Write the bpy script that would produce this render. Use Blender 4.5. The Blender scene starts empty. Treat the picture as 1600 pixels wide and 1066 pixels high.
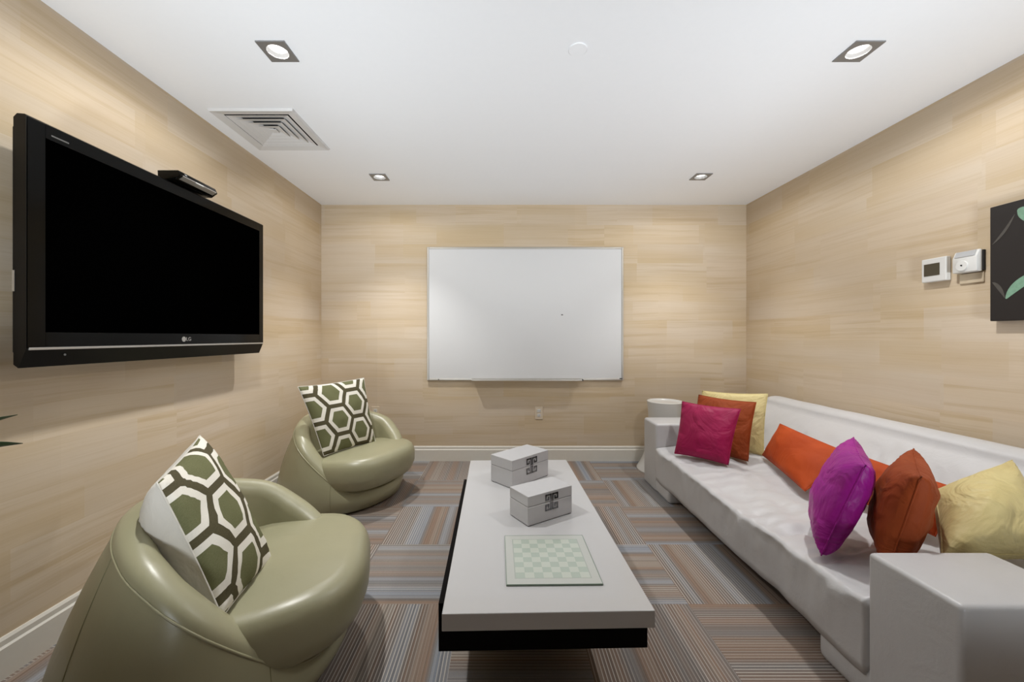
import bpy, bmesh, math, random
from mathutils import Vector, Matrix, noise
random.seed(7)
S = bpy.context.scene
COL = S.collection
PI = math.pi
R = math.radians

# ------------------------------------------------------------------ node helpers
class NT:
    def __init__(s, name):
        s.m = bpy.data.materials.new(name); s.m.use_nodes = True
        s.t = s.m.node_tree; s.n = s.t.nodes; s.l = s.t.links
        s.b = s.n['Principled BSDF']
    def node(s, typ, **kw):
        n = s.n.new(typ)
        for k, v in kw.items(): setattr(n, k, v)
        return n
    def put(s, sock, v):
        if isinstance(v, bpy.types.NodeSocket): s.l.new(v, sock)
        else: sock.default_value = v
    def math(s, op, a, b=0.0, c=0.0):
        n = s.node('ShaderNodeMath', operation=op)
        s.put(n.inputs[0], a); s.put(n.inputs[1], b); s.put(n.inputs[2], c)
        return n.outputs[0]
    def mix(s, f, a, b, blend='MIX'):
        n = s.node('ShaderNodeMix', data_type='RGBA', blend_type=blend)
        s.put(n.inputs[0], f); s.put(n.inputs[6], col4(a)); s.put(n.inputs[7], col4(b))
        return n.outputs[2]
    def mixf(s, f, a, b):
        n = s.node('ShaderNodeMix', data_type='FLOAT')
        s.put(n.inputs[0], f); s.put(n.inputs[2], a); s.put(n.inputs[3], b)
        return n.outputs[0]
    def sep(s, v):
        n = s.node('ShaderNodeSeparateXYZ'); s.put(n.inputs[0], v); return n.outputs
    def comb(s, x, y, z=0.0):
        n = s.node('ShaderNodeCombineXYZ')
        s.put(n.inputs[0], x); s.put(n.inputs[1], y); s.put(n.inputs[2], z); return n.outputs[0]
    def noise(s, vec, scale=5, detail=2, rough=.5, dist=0.0, dim='3D'):
        n = s.node('ShaderNodeTexNoise', noise_dimensions=dim)
        s.put(n.inputs['Vector'], vec)
        n.inputs['Scale'].default_value = scale; n.inputs['Detail'].default_value = detail
        n.inputs['Roughness'].default_value = rough; n.inputs['Distortion'].default_value = dist
        return n.outputs[0]
    def white(s, vec):
        n = s.node('ShaderNodeTexWhiteNoise', noise_dimensions='3D'); s.put(n.inputs['Vector'], vec)
        return n.outputs[0]
    def ramp(s, f, stops, interp='LINEAR'):
        n = s.node('ShaderNodeValToRGB'); s.put(n.inputs[0], f)
        n.color_ramp.interpolation = interp
        e = n.color_ramp.elements
        while len(e) < len(stops): e.new(.5)
        for el, (p, c) in zip(e, stops): el.position = p; el.color = col4(c)
        return n.outputs[0]
    def bump(s, h, strength=.2, dist=.01):
        n = s.node('ShaderNodeBump'); s.put(n.inputs['Height'], h)
        n.inputs['Strength'].default_value = strength; n.inputs['Distance'].default_value = dist
        s.l.new(n.outputs[0], s.b.inputs['Normal'])
    def obj(s): return s.node('ShaderNodeTexCoord').outputs['Object']
    def pos(s): return s.node('ShaderNodeNewGeometry').outputs['Position']
    def uv(s): return s.node('ShaderNodeTexCoord').outputs['UV']
    def base(s, c): s.put(s.b.inputs['Base Color'], col4(c))

def col4(c):
    if isinstance(c, bpy.types.NodeSocket): return c
    return tuple(c) if len(c) == 4 else (*c, 1)
def lin(r, g, b):
    f = lambda v: ((v/255+.055)/1.055)**2.4 if v > 10 else v/255/12.92
    return (f(r)*.87, f(g)*.87, f(b)*.87)

def plain(name, c, rough=.5, metal=0.0, nz=.03, nscale=40, bump=0.0, coat=0.0, spec=.5):
    t = NT(name)
    o = t.obj()
    f = t.noise(o, nscale, 3)
    t.base(t.mix(f, tuple(v*(1-nz) for v in c), tuple(min(1, v*(1+nz)) for v in c)))
    t.b.inputs['Roughness'].default_value = rough; t.b.inputs['Metallic'].default_value = metal
    t.b.inputs['Coat Weight'].default_value = coat; t.b.inputs['Specular IOR Level'].default_value = spec
    if bump: t.bump(f, bump, .004)
    return t.m

# ------------------------------------------------------------------ materials
def wallpaper(name, axis):
    t = NT(name)
    p = t.sep(t.pos()); u = p[axis]; z = p[2]
    # blocks of veneer: rows of uneven height, offset per row
    def blocks(h, w, off):
        row = t.math('FLOOR', t.math('ADD', t.math('DIVIDE', z, h), off))
        ro = t.white(t.comb(row, off, 3.3))
        cu = t.math('FLOOR', t.math('ADD', t.math('DIVIDE', u, w), t.math('MULTIPLY', ro, 7.0)))
        return t.white(t.comb(row, cu, off+1.7))
    b1 = blocks(.33, .95, .2); b2 = blocks(.18, .62, .63); b3 = blocks(2.6, .91, .5)
    warp = t.math('MULTIPLY', t.noise(t.comb(u, z, 4.0), 1.1, 2), .05)
    zw = t.math('ADD', z, warp)
    blk = t.math('MULTIPLY', b1, 3.1)
    streak = t.noise(t.comb(t.math('MULTIPLY', u, .8), t.math('MULTIPLY', zw, 26.0), blk), 1.0, 5, .62)
    fine = t.noise(t.comb(t.math('MULTIPLY', u, 2.2), t.math('MULTIPLY', zw, 150.0), blk), 1.0, 3, .6)
    broad = t.noise(t.comb(t.math('MULTIPLY', u, .7), t.math('MULTIPLY', z, 3.5), t.math('MULTIPLY', b2, 5.0)), 1.0, 2)
    pale = lin(217, 202, 181); tan = lin(209, 188, 155); deep = lin(184, 158, 116); pink = lin(216, 199, 179)
    c = t.mix(t.ramp(broad, [(.35, (0, 0, 0)), (.68, (1, 1, 1))]), tan, pale)
    c = t.mix(t.math('MULTIPLY', b1, .45), c, pink)
    s2 = t.ramp(streak, [(.47, (0, 0, 0)), (.72, (1, 1, 1))])
    sx = t.math('MULTIPLY', s2, t.math('ADD', .12, t.math('MULTIPLY', b2, .50)))
    c = t.mix(sx, c, deep)
    c = t.mix(t.math('MULTIPLY', t.ramp(fine, [(.5, (0, 0, 0)), (.8, (1, 1, 1))]), .24), c, deep)
    tone = t.math('ADD', .95, t.math('MULTIPLY', t.math('ADD', b3, b2), .05))
    m = t.node('ShaderNodeVectorMath', operation='SCALE'); t.put(m.inputs[0], c); t.put(m.inputs['Scale'], tone)
    t.l.new(m.outputs[0], t.b.inputs['Base Color'])
    t.b.inputs['Roughness'].default_value = .75; t.b.inputs['Specular IOR Level'].default_value = .2
    t.bump(fine, .06, .003)
    return t.m

def carpet():
    t = NT('striped_carpet_tile')
    p = t.sep(t.pos()); x, y = p[0], p[1]
    tx = t.math('DIVIDE', t.math('ADD', x, .69), .5); ty = t.math('DIVIDE', t.math('ADD', y, -1.236), .5)
    i = t.math('FLOOR', tx); j = t.math('FLOOR', ty)
    par = t.math('FLOORED_MODULO', t.math('ADD', i, j), 2.0)
    u = t.mixf(par, x, y); v = t.mixf(par, y, x)
    r = t.white(t.comb(i, j, 1.0))
    # the same long run of yarn colours carries on over neighbouring tiles, shifted a little
    band = t.noise(t.comb(t.math('ADD', t.math('MULTIPLY', u, 5.6), t.math('MULTIPLY', r, 60.0)), 0.0, 0.0), 1.0, 2, .55)
    c = t.ramp(band, [(.34, lin(122, 134, 150)), (.43, lin(152, 154, 158)), (.48, lin(130, 124, 120)), (.54, lin(144, 121, 105)), (.62, lin(154, 142, 130))])
    rib = t.noise(t.comb(t.math('MULTIPLY', u, 62.0), t.math('MULTIPLY', r, 9.0), 2.0), 1.0, 1, .5)
    dark = t.ramp(rib, [(.36, (1, 1, 1)), (.46, (0, 0, 0))])
    c = t.mix(t.math('MULTIPLY', dark, .38), c, lin(88, 80, 75))
    # thin pale pinstripes every 13 mm, strong in some bands and faint in others
    saw = t.math('FRACT', t.math('ADD', t.math('DIVIDE', u, .0132), t.math('MULTIPLY', r, 3.0)))
    line = t.math('SUBTRACT', 1.0, t.math('MULTIPLY', t.math('ABSOLUTE', t.math('SUBTRACT', saw, .5)), 2.0))
    lmask = t.ramp(line, [(.66, (0, 0, 0)), (.84, (1, 1, 1))])
    amp = t.ramp(t.noise(t.comb(t.math('MULTIPLY', u, 9.0), t.math('MULTIPLY', r, 23.0), 5.0), 1.0, 1), [(.40, (.12, .12, .12)), (.58, (.85, .85, .85))])
    c = t.mix(t.math('MULTIPLY', amp, .35), c, lin(96, 92, 92))
    c = t.mix(t.math('MULTIPLY', lmask, amp), c, lin(200, 193, 184))
    fib = t.noise(t.comb(t.math('MULTIPLY', u, 3.0), t.math('MULTIPLY', v, 1.0), 0.0), 130, 3, .7)
    c = t.mix(.35, c, t.mix(fib, (.25, .25, .25), (.75, .75, .75)), 'OVERLAY')
    t.base(c)
    t.b.inputs['Roughness'].default_value = .95; t.b.inputs['Specular IOR Level'].default_value = .08
    t.bump(t.math('ADD', t.math('MULTIPLY', line, .6), fib), .35, .004)
    return t.m

def leather(name, c, dark, rough=.38, wrinkle=.25):
    t = NT(name); o = t.obj()
    n1 = t.noise(o, 3.0, 3, .5)
    t.base(t.mix(t.ramp(n1, [(.3, (0, 0, 0)), (.75, (1, 1, 1))]), dark, c))
    n2 = t.noise(o, 9.0, 4, .55, .6)
    v = t.node('ShaderNodeTexVoronoi'); t.put(v.inputs['Vector'], o); v.inputs['Scale'].default_value = 420
    t.b.inputs['Specular IOR Level'].default_value = .65
    h = t.math('ADD', t.math('MULTIPLY', n2, 1.0), t.math('MULTIPLY', v.outputs[0], .03))
    t.b.inputs['Roughness'].default_value = rough
    t.bump(h, wrinkle, .012)
    return t.m

def velvet(name, c, c2, sheen=.4, rough=.7, wr=.5, sc=5.0):
    t = NT(name); o = t.obj()
    n1 = t.noise(o, 4.5, 2)
    weave = t.noise(o, 320, 2)
    cc = t.mix(t.ramp(n1, [(.35, (0, 0, 0)), (.7, (1, 1, 1))]), c2, c)
    t.base(t.mix(t.math('MULTIPLY', weave, .12), cc, tuple(x*.5 for x in c)))
    t.b.inputs['Roughness'].default_value = rough
    t.b.inputs['Sheen Weight'].default_value = sheen; t.b.inputs['Sheen Roughness'].default_value = .45
    t.b.inputs['Sheen Tint'].default_value = (*[min(1, x*1.3+.1) for x in c], 1)
    t.b.inputs['Specular IOR Level'].default_value = .25
    w = t.noise(o, sc, 3, .5, 1.2)
    t.bump(t.math('ADD', w, t.math('MULTIPLY', weave, .02)), wr, .03)
    return t.m

def hexcloth():
    t = NT('olive_hexagon_cut_velvet')
    p = t.sep(t.uv())
    # flat-topped honeycomb, stretched; uv in metres
    sx, sy = .205, .205                # column pitch = sx*.75*..., row pitch
    X = t.math('DIVIDE', p[0], sx); Y = t.math('DIVIDE', p[1], sy)
    def cell(ox, oy):
        fx = t.math('SUBTRACT', t.math('FLOORED_MODULO', t.math('ADD', X, ox), 1.5), .75)
        fy = t.math('SUBTRACT', t.math('FLOORED_MODULO', t.math('ADD', Y, oy), 1.0), .5)
        ax = t.math('ABSOLUTE', fx); ay = t.math('ABSOLUTE', fy)
        # hexagon: points at x=+-.5, flat tops at y=+-.5
        d = t.math('MAXIMUM', t.math('MULTIPLY', ay, 2.0), t.math('ADD', ay, t.math('MULTIPLY', ax, 2.0)))
        return d
    d = t.math('MINIMUM', cell(0.0, 0.0), cell(.75, .5))
    # d: 0 centre .. 1 border
    n = t.noise(t.comb(p[0], p[1], 0.0), 240, 3, .7)
    pile = t.noise(t.comb(p[0], p[1], 0.0), 14, 2)
    green = t.mix(n, lin(90, 93, 60), lin(138, 138, 104))
    green = t.mix(t.math('MULTIPLY', pile, .5), green, lin(92, 95, 62))
    dark = t.mix(n, lin(66, 61, 42), lin(104, 98, 74))
    cream = t.mix(n, lin(226, 222, 208), lin(246, 243, 234))
    m1 = t.math('GREATER_THAN', d, .60); m2 = t.math('GREATER_THAN', d, .855)
    t.base(t.mix(m2, t.mix(m1, green, cream), dark))
    ins = t.math('MULTIPLY', t.math('MULTIPLY', m1, t.math('SUBTRACT', 1.0, m2)), -1.0)
    t.bump(t.math('ADD', ins, t.math('MULTIPLY', n, .3)), .3, .004)
    t.b.inputs['Roughness'].default_value = .85; t.b.inputs['Specular IOR Level'].default_value = .15
    return t.m

def chessglass():
    t = NT('frosted_green_chess_glass')
    p = t.sep(t.obj())
    q = .0312
    i = t.math('FLOOR', t.math('DIVIDE', p[0], q)); j = t.math('FLOOR', t.math('DIVIDE', p[1], q))
    ch = t.math('FLOORED_MODULO', t.math('ADD', i, j), 2.0)
    inx = t.math('LESS_THAN', t.math('ABSOLUTE', p[0]), q*4); iny = t.math('LESS_THAN', t.math('ABSOLUTE', p[1]), q*4)
    ins = t.math('MULTIPLY', inx, iny)
    ox = t.math('MAXIMUM', t.math('ABSOLUTE', p[0]), t.math('ABSOLUTE', p[1]))
    rim = t.math('MULTIPLY', t.math('GREATER_THAN', ox, q*4), t.math('LESS_THAN', ox, q*4+.004))
    n = t.noise(t.obj(), 500, 2)
    light = t.mix(n, lin(188, 196, 186), lin(196, 202, 192)); dk = t.mix(n, lin(170, 183, 172), lin(176, 188, 177))
    c = t.mix(ins, lin(190, 193, 188), t.mix(ch, dk, light))
    c = t.mix(t.math('MULTIPLY', rim, .5), c, lin(152, 166, 154))
    t.base(c)
    t.b.inputs['Roughness'].default_value = .22; t.b.inputs['Coat Weight'].default_value = .4
    return t.m

M = {}
M['ceiling'] = plain('ceiling_paint', (.87, .89, .92), .9, nz=.01, spec=.1)
M['paper_x'] = wallpaper('veneer_wallpaper_back', 0)
M['paper_y'] = wallpaper('veneer_wallpaper_side', 1)
M['trim'] = plain('white_trim_paint', lin(226, 222, 212), .45)
M['carpet'] = carpet()
M['green'] = leather('sage_green_leather', lin(166, 163, 132), lin(159, 156, 126), .36, .12)
M['green_seam'] = plain('sage_seam_thread', lin(140, 138, 104), .6)
M['white_leather'] = leather('white_leather', lin(208, 208, 209), lin(202, 202, 204), .42, .3)
M['seam_grey'] = plain('grey_seam', lin(150, 150, 150), .7)
M['lacquer'] = plain('white_lacquer', lin(194, 194, 195), .28, coat=.3, nz=.01)
M['lacquer_box'] = plain('white_box_lacquer', lin(198, 198, 200), .2, coat=.4, nz=.02)
M['lacquer_table'] = plain('white_gloss_lacquer', lin(224, 224, 222), .3, coat=.3, nz=.01)
M['seamline'] = plain('lid_gap', lin(150, 150, 150), .7)
M['black_wood'] = plain('black_stained_wood', lin(10, 8, 8), .6, nz=.15, spec=.05)
M['tv_black'] = plain('gloss_black_plastic', lin(4, 4, 3), .12, coat=.0, nz=.02, spec=.16)
M['tv_side'] = plain('satin_black_plastic', lin(6, 6, 7), .3, spec=.25, nz=.05)
M['screen'] = plain('dark_screen_glass', (.0003, .0003, .0003), .6, nz=.0, spec=.0)
M['silver'] = plain('brushed_silver', lin(196, 194, 190), .3, .8, nz=.05)
M['alu'] = plain('anodised_aluminium', lin(190, 186, 178), .38, .55, nz=.03)
M['board'] = plain('whiteboard_enamel', lin(220, 221, 222), .55, nz=.008, nscale=4)
M['grey_text'] = plain('grey_print', lin(84, 84, 82), .6)
M['grille'] = plain('vent_white_metal', lin(222, 222, 222), .5)
M['duct'] = plain('duct_black', (.004, .004, .004), .9)
M['lamp_plate'] = plain('satin_nickel', lin(148, 148, 148), .4, .5)
M['plastic'] = plain('white_plastic', lin(225, 225, 222), .4)
M['plastic_grey'] = plain('grey_plastic', lin(180, 182, 184), .45)
M['lcd'] = plain('olive_lcd', lin(74, 66, 48), .3)
M['almond'] = plain('almond_plastic', lin(222, 207, 184), .4)
M['clear_plate'] = plain('clear_beige_plate', lin(206, 190, 164), .5)
M['slot'] = plain('dark_slot', (.02, .02, .02), .7)
M['canvas'] = plain('near_black_canvas', lin(26, 20, 19), .45, nz=.12, nscale=14)
M['petal'] = plain('pale_green_paint', lin(122, 160, 136), .5, nz=.3, nscale=60)
M['stroke'] = plain('grey_paint_stroke', lin(76, 72, 67), .5, nz=.3, nscale=60)
M['pink'] = velvet('raspberry_satin', lin(168, 26, 84), lin(154, 20, 74), .2, .5, .8, 6)
M['purple'] = velvet('magenta_satin', lin(176, 30, 150), lin(150, 24, 138), .3, .42, .9, 6)
M['orange'] = velvet('burnt_orange_velvet', lin(160, 72, 28), lin(142, 60, 20), .2, .7, .8, 6)
M['lumbar'] = velvet('bright_orange_velvet', lin(190, 76, 20), lin(170, 62, 12), .25, .65, .4, 4)
M['yellow'] = velvet('pale_yellow_satin', lin(228, 214, 158), lin(220, 202, 142), .2, .5, .9, 7)
M['hex'] = hexcloth()
M['linen'] = velvet('off_white_linen', lin(226, 223, 214), lin(216, 212, 203), .1, .85, .5, 6)
M['leaf'] = plain('dark_green_leaf', lin(40, 62, 34), .45, nz=.25, nscale=20)
M['pot'] = plain('grey_ceramic', lin(150, 146, 140), .5)
M['soil'] = plain('potting_soil', lin(52, 42, 34), .95, nz=.4, nscale=60)
M['chess'] = chessglass()
M['glass_edge'] = plain('green_glass_edge', lin(128, 146, 132), .2)
def emit(name, c, s):
    t = NT(name); t.base((.9, .9, .9)); f = t.noise(t.obj(), 30, 2)
    t.b.inputs['Emission Color'].default_value = (*c, 1)
    t.put(t.b.inputs['Emission Strength'], t.math('ADD', s, t.math('MULTIPLY', f, s*.1)))
    return t.m
M['bulb'] = emit('lit_bulb', (1, .97, .92), 4.0)

# ------------------------------------------------------------------ mesh helpers
def link(name, bm, mat, parent=None, loc=None, smooth=False, recalc=True):
    if recalc: bmesh.ops.recalc_face_normals(bm, faces=bm.faces[:])
    me = bpy.data.meshes.new(name); bm.to_mesh(me); bm.free()
    for m in (mat if isinstance(mat, list) else [mat]): me.materials.append(m)
    if smooth:
        for p in me.polygons: p.use_smooth = True
    o = bpy.data.objects.new(name, me); COL.objects.link(o)
    if loc is not None: o.location = loc
    if parent: o.parent = parent
    return o
def autosmooth(o, ang=35):
    for p in o.data.polygons: p.use_smooth = True
    bm = bmesh.new(); bm.from_mesh(o.data)
    for e in bm.edges:
        if len(e.link_faces) == 2 and e.calc_face_angle(0) > R(ang): e.smooth = False
    bm.to_mesh(o.data); bm.free()
    return o
def thing(name, label, cat, loc=(0, 0, 0), rotz=0, group=None):
    o = bpy.data.objects.new(name, None); COL.objects.link(o); o.empty_display_size = .1
    o.location = loc; o.rotation_euler = (0, 0, rotz)
    return tag(o, label, cat, group)
def tag(o, label, cat, group=None):
    o['label'] = label; o['category'] = cat
    if group: o['group'] = group
    return o
def struct(name, bm, mat):
    o = link(name, bm, mat); o['kind'] = 'structure'; return o
def box(bm, x0, x1, y0, y1, z0, z1, bev=0.0, seg=2):
    r = bmesh.ops.create_cube(bm, size=1.0); vs = r['verts']
    for v in vs:
        v.co = Vector((x0+(v.co.x+.5)*(x1-x0), y0+(v.co.y+.5)*(y1-y0), z0+(v.co.z+.5)*(z1-z0)))
    if bev:
        es = list({e for v in vs for e in v.link_edges})
        bmesh.ops.bevel(bm, geom=es, offset=bev, segments=seg, profile=.5, affect='EDGES')
    return bm
def B(*a, **k): return box(bmesh.new(), *a, **k)
def prism(bm, pts, ext):
    """pts: list of 3D points of a planar polygon; ext: vector"""
    a = [bm.verts.new(p) for p in pts]; b = [bm.verts.new(Vector(p)+Vector(ext)) for p in pts]
    bm.faces.new(a); bm.faces.new(b[::-1]); n = len(pts)
    for i in range(n): bm.faces.new((a[i], b[i], b[(i+1) % n], a[(i+1) % n]))
    return bm
def lathe(bm, prof, cx=0, cy=0, n=40, cap=True):
    rings = []
    for r, z in prof:
        rings.append([bm.verts.new((cx+r*math.cos(2*PI*k/n), cy+r*math.sin(2*PI*k/n), z)) for k in range(n)])
    for a, b in zip(rings, rings[1:]):
        for k in range(n): bm.faces.new((a[k], a[(k+1) % n], b[(k+1) % n], b[k]))
    if cap: bm.faces.new(rings[0][::-1]); bm.faces.new(rings[-1])
    return bm
def tube(bm, pts, r, n=8):
    pts = [Vector(p) for p in pts]; rings = []
    for i, p in enumerate(pts):
        d = (pts[min(i+1, len(pts)-1)]-pts[max(i-1, 0)]).normalized()
        a = d.cross(Vector((0, 0, 1)) if abs(d.z) < .9 else Vector((1, 0, 0))).normalized(); b = d.cross(a)
        rings.append([bm.verts.new(p+(a*math.cos(2*PI*k/n)+b*math.sin(2*PI*k/n))*r) for k in range(n)])
    for a, b in zip(rings, rings[1:]):
        for k in range(n): bm.faces.new((a[k], a[(k+1) % n], b[(k+1) % n], b[k]))
    bm.faces.new(rings[0][::-1]); bm.faces.new(rings[-1])
    return bm
def sst(a, b, x):
    t = max(0, min(1, (x-a)/(b-a))); return t*t*(3-2*t)

# ------------------------------------------------------------------ setting
XL, XR, YB, YF, H = -1.718, 2.30, 3.751, -2.3, 2.42
struct('floor', B(XL-.1, XR+.1, YF-.1, YB+.1, -.1, 0), M['carpet'])
struct('wall_back', B(XL-.1, XR+.1, YB, YB+.1, 0, H+.3), M['paper_x'])
struct('wall_left', B(XL-.1, XL, YF, YB, 0, H+.3), M['paper_y'])
struct('wall_right', B(XR, XR+.1, YF, YB, 0, H+.3), M['paper_y'])
struct('wall_front', B(XL-.1, XR+.1, YF-.1, YF, 0, H+.3), M['paper_x'])
# lamps: ceiling positions
LAMPS = [(-.985, 1.735), (1.553, 1.735), (-.965, 3.10), (1.54, 3.09)]
VX, VY, VS = -1.385, 2.405, .235          # vent centre and half size
holes = [(x-.045, x+.045, y-.045, y+.045) for x, y in LAMPS] + [(VX-VS+.03, VX+VS-.03, VY-VS+.03, VY+VS-.03)]
bm = bmesh.new()
xs = sorted({XL, XR, *[h[0] for h in holes], *[h[1] for h in holes]}); ys = sorted({YF, YB, *[h[2] for h in holes], *[h[3] for h in holes]})
for x0, x1 in zip(xs, xs[1:]):
    for y0, y1 in zip(ys, ys[1:]):
        mx, my = (x0+x1)/2, (y0+y1)/2
        if any(h[0] < mx < h[1] and h[2] < my < h[3] for h in holes): continue
        vs = [bm.verts.new(p) for p in ((x0, y0, H), (x0, y1, H), (x1, y1, H), (x1, y0, H))]
        bm.faces.new(vs)
bmesh.ops.remove_doubles(bm, verts=bm.verts[:], dist=1e-5)
r = bmesh.ops.extrude_face_region(bm, geom=bm.faces[:])
for v in r['geom']:
    if isinstance(v, bmesh.types.BMVert): v.co.z = H+.02
struct('ceiling', bm, M['ceiling'])
struct('trim_1', B(XL-.1, XR+.1, YF-.1, YB+.1, H+.3, H+.35), M['ceiling'])   # slab over the ceiling void
# baseboards: flat face, stepped cap
def baseboard(name, f):
    prof = [(0, 0), (.016, 0), (.016, .105), (.010, .112), (.010, .130), (.004, .140), (0, .140)]
    bm = bmesh.new(); f(bm, prof); struct(name, bm, M['trim'])
baseboard('baseboard_back', lambda bm, p: prism(bm, [(XL, YB-a, z) for a, z in p], (XR-XL, 0, 0)))
baseboard('baseboard_left', lambda bm, p: prism(bm, [(XL+a, YF, z) for a, z in p], (0, YB-YF, 0)))
baseboard('baseboard_right', lambda bm, p: prism(bm, [(XR-a, YF, z) for a, z in p], (0, YB-YF, 0)))

# ------------------------------------------------------------------ downlights
def downlight(x, y, label):
    t = thing('recessed_downlight', label, 'ceiling light', (x, y, H), 0, 'recessed ceiling downlights')
    # square plate with a round opening
    bm = bmesh.new(); n = 48; h = .062; r0 = .044
    sq, ci, ci2 = [], [], []
    for k in range(n):
        a = 2*PI*k/n; c, s = math.cos(a), math.sin(a); m = max(abs(c), abs(s))
        sq.append((h*c/m, h*s/m)); ci.append((r0*c, r0*s))
    for k in range(n):   # make true corners
        if abs(abs(sq[k][0])-h) < 1e-6 and abs(abs(sq[k][1])-h) < 1e-6: pass
    V = lambda L, z: [bm.verts.new((a, b, z)) for a, b in L]
    o0, o1, i1, i0 = V(sq, .0), V(sq, -.006), V(ci, -.005), V([(a*.93, b*.93) for a, b in ci], .018)
    for a, b in ((o0, o1), (o1, i1), (i1, i0)):
        for k in range(n): bm.faces.new((a[k], a[(k+1) % n], b[(k+1) % n], b[k]))
    autosmooth(link('trim_plate', bm, M['lamp_plate'], t), 30)
    bm = bmesh.new(); lathe(bm, [(.0405, .017), (.034, .012), (.018, .008), (.004, .007)], n=32)
    link('lamp_lens', bm, M['bulb'], t, smooth=True)
    # narrow reflector beam plus the wide soft spill of the lamp itself
    for nm, en, size, blend in (('downlight_beam', E_SPOT, 96, .8), ('downlight_spill', E_WIDE, 177, .35)):
        L = bpy.data.lights.new(nm, 'SPOT'); L.energy = en*(.34 if y > 2.5 and nm == 'downlight_spill' else 1)*(1.35 if x < 0 and nm == 'downlight_beam' else .82 if nm == 'downlight_beam' else 1); L.spot_size = R(size); L.spot_blend = blend
        L.shadow_soft_size = .03; L.color = (1, .985, .96)
        lo = bpy.data.objects.new(nm, L); COL.objects.link(lo); lo.parent = t; lo.location = (0, 0, -.012)
    return t
E_SPOT = 76; E_WIDE = 33
downlight(*LAMPS[0], 'square recessed downlight in the ceiling between the air vent and the camera, on the left')
downlight(*LAMPS[1], 'square recessed downlight in the ceiling above the near end of the white sofa')
downlight(*LAMPS[2], 'small square recessed downlight in the ceiling beyond the air vent, near the back wall')
downlight(*LAMPS[3], 'small square recessed downlight in the ceiling above the far end of the white sofa')

# sprinkler cover
bm = bmesh.new(); lathe(bm, [(.040, 0), (.040, -.003), (.0385, -.004), (.001, -.0045)], n=40)
o = link('sprinkler_cover', bm, M['ceiling'], loc=(.325, 1.725, H)); autosmooth(o, 8); tag(o, 'small round white cover plate on the bare middle of the ceiling', 'sprinkler cover')

# ------------------------------------------------------------------ air vent
t = thing('air_vent', 'white square ceiling air vent with nested slanted louvres', 'air vent', (VX, VY, H))
def ring(bm, a0, z0, a1, z1, th=.0025):
    """square truncated-pyramid ring from half size a0 at z0 to a1 at z1"""
    def sqv(a, z): return [bm.verts.new((sx*a, sy*a, z)) for sx, sy in ((-1, -1), (1, -1), (1, 1), (-1, 1))]
    A, Bq, C, D = sqv(a0, z0), sqv(a1, z1), sqv(a1-th*.6, z1+th), sqv(a0-th*.6, z0+th)
    for p, q in ((A, Bq), (Bq, C), (C, D), (D, A)):
        for k in range(4): bm.faces.new((p[k], p[(k+1) % 4], q[(k+1) % 4], q[k]))
    return bm
bm = ring(bmesh.new(), VS, 0.0, VS-.006, -.012, .002); ring(bm, VS-.006, -.012, VS-.052, -.004, .002)
link('frame', bm, M['grille'], t)
for k in range(4):
    a = VS-.060-k*.038
    bm = ring(bmesh.new(), a-.054, .011, a-.012, -.0035, .0015); ring(bm, a-.012, -.0035, a, -.006, .0015)
    link('louvre', bm, M['grille'], t)
bm = bmesh.new(); a = VS-.060-4*.038
box(bm, -a+.004, a-.004, -a+.004, a-.004, -.004, .0)
link('centre_plate', bm, M['grille'], t)
bm = bmesh.new(); a = VS-.031
for s in (-1, 1):
    box(bm, s*a-.001, s*a+.001, -a, a, .0, .2); box(bm, -a, a, s*a-.001, s*a+.001, .0, .2)
box(bm, -a, a, -a, a, .19, .2)
link('duct', bm, M['duct'], t)

# ------------------------------------------------------------------ whiteboard
t = thing('whiteboard', 'large white dry-erase board with thin metal frame on the back wall', 'whiteboard', (.21, YB, 1.39))
wx0, wx1, wz0, wz1 = -.924, .921, -.627, .625
link('writing_surface', B(wx0+.012, wx1-.012, -.022, 0, wz0+.012, wz1-.012), M['board'], t)
bm = bmesh.new(); f = .018
box(bm, wx0, wx0+f, -.028, -.0005, wz0, wz1, .003); box(bm, wx1-f, wx1, -.028, -.0005, wz0, wz1, .003)
box(bm, wx0+f, wx1-f, -.028, -.0005, wz1-f, wz1, .003); box(bm, wx0+f, wx1-f, -.028, -.0005, wz0, wz0+f, .003)
link('frame', bm, M['alu'], t)
bm = bmesh.new(); prism(bm, [(-.50, -.028, wz0+.012), (-.50, -.095, wz0+.004), (-.50, -.095, wz0+.012), (-.50, -.088, wz0+.012), (-.50, -.088, wz0+.008), (-.50, -.028, wz0+.018)], (1.02, 0, 0))
link('pen_tray', bm, M['alu'], t)
bm = bmesh.new(); box(bm, .52, .53, -.096, -.06, wz0+.002, wz0+.016, .002)
o = link('tray_end_cap', bm, M['slot'], t); o['label'] = 'black tray end cap'
bm = bmesh.new(); box(bm, -.82, -.808, -.030, -.026, wz0+.004, wz0+.012, .002); link('frame_screw', bm, M['slot'], t)
bm = bmesh.new(); box(bm, wx1-.038, wx1-.012, -.030, -.0275, wz0+.012, wz0+.020); o = link('maker_badge', bm, M['slot'], t); o['label'] = 'small dark badge'
bm = bmesh.new()
lathe(bm, [(.001, 0), (.006, .0), (.008, .0006), (.001, .0012)], n=14)
bmesh.ops.rotate(bm, verts=bm.verts[:], matrix=Matrix.Rotation(R(90), 3, 'X'))
bmesh.ops.scale(bm, verts=bm.verts[:], vec=(1.3, 1, .7))
bmesh.ops.translate(bm, verts=bm.verts[:], vec=(.345, -.0215, -.012))
o = link('ink_smudge', bm, M['grey_text'], t); o['label'] = 'small dark ink smudge'

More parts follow.
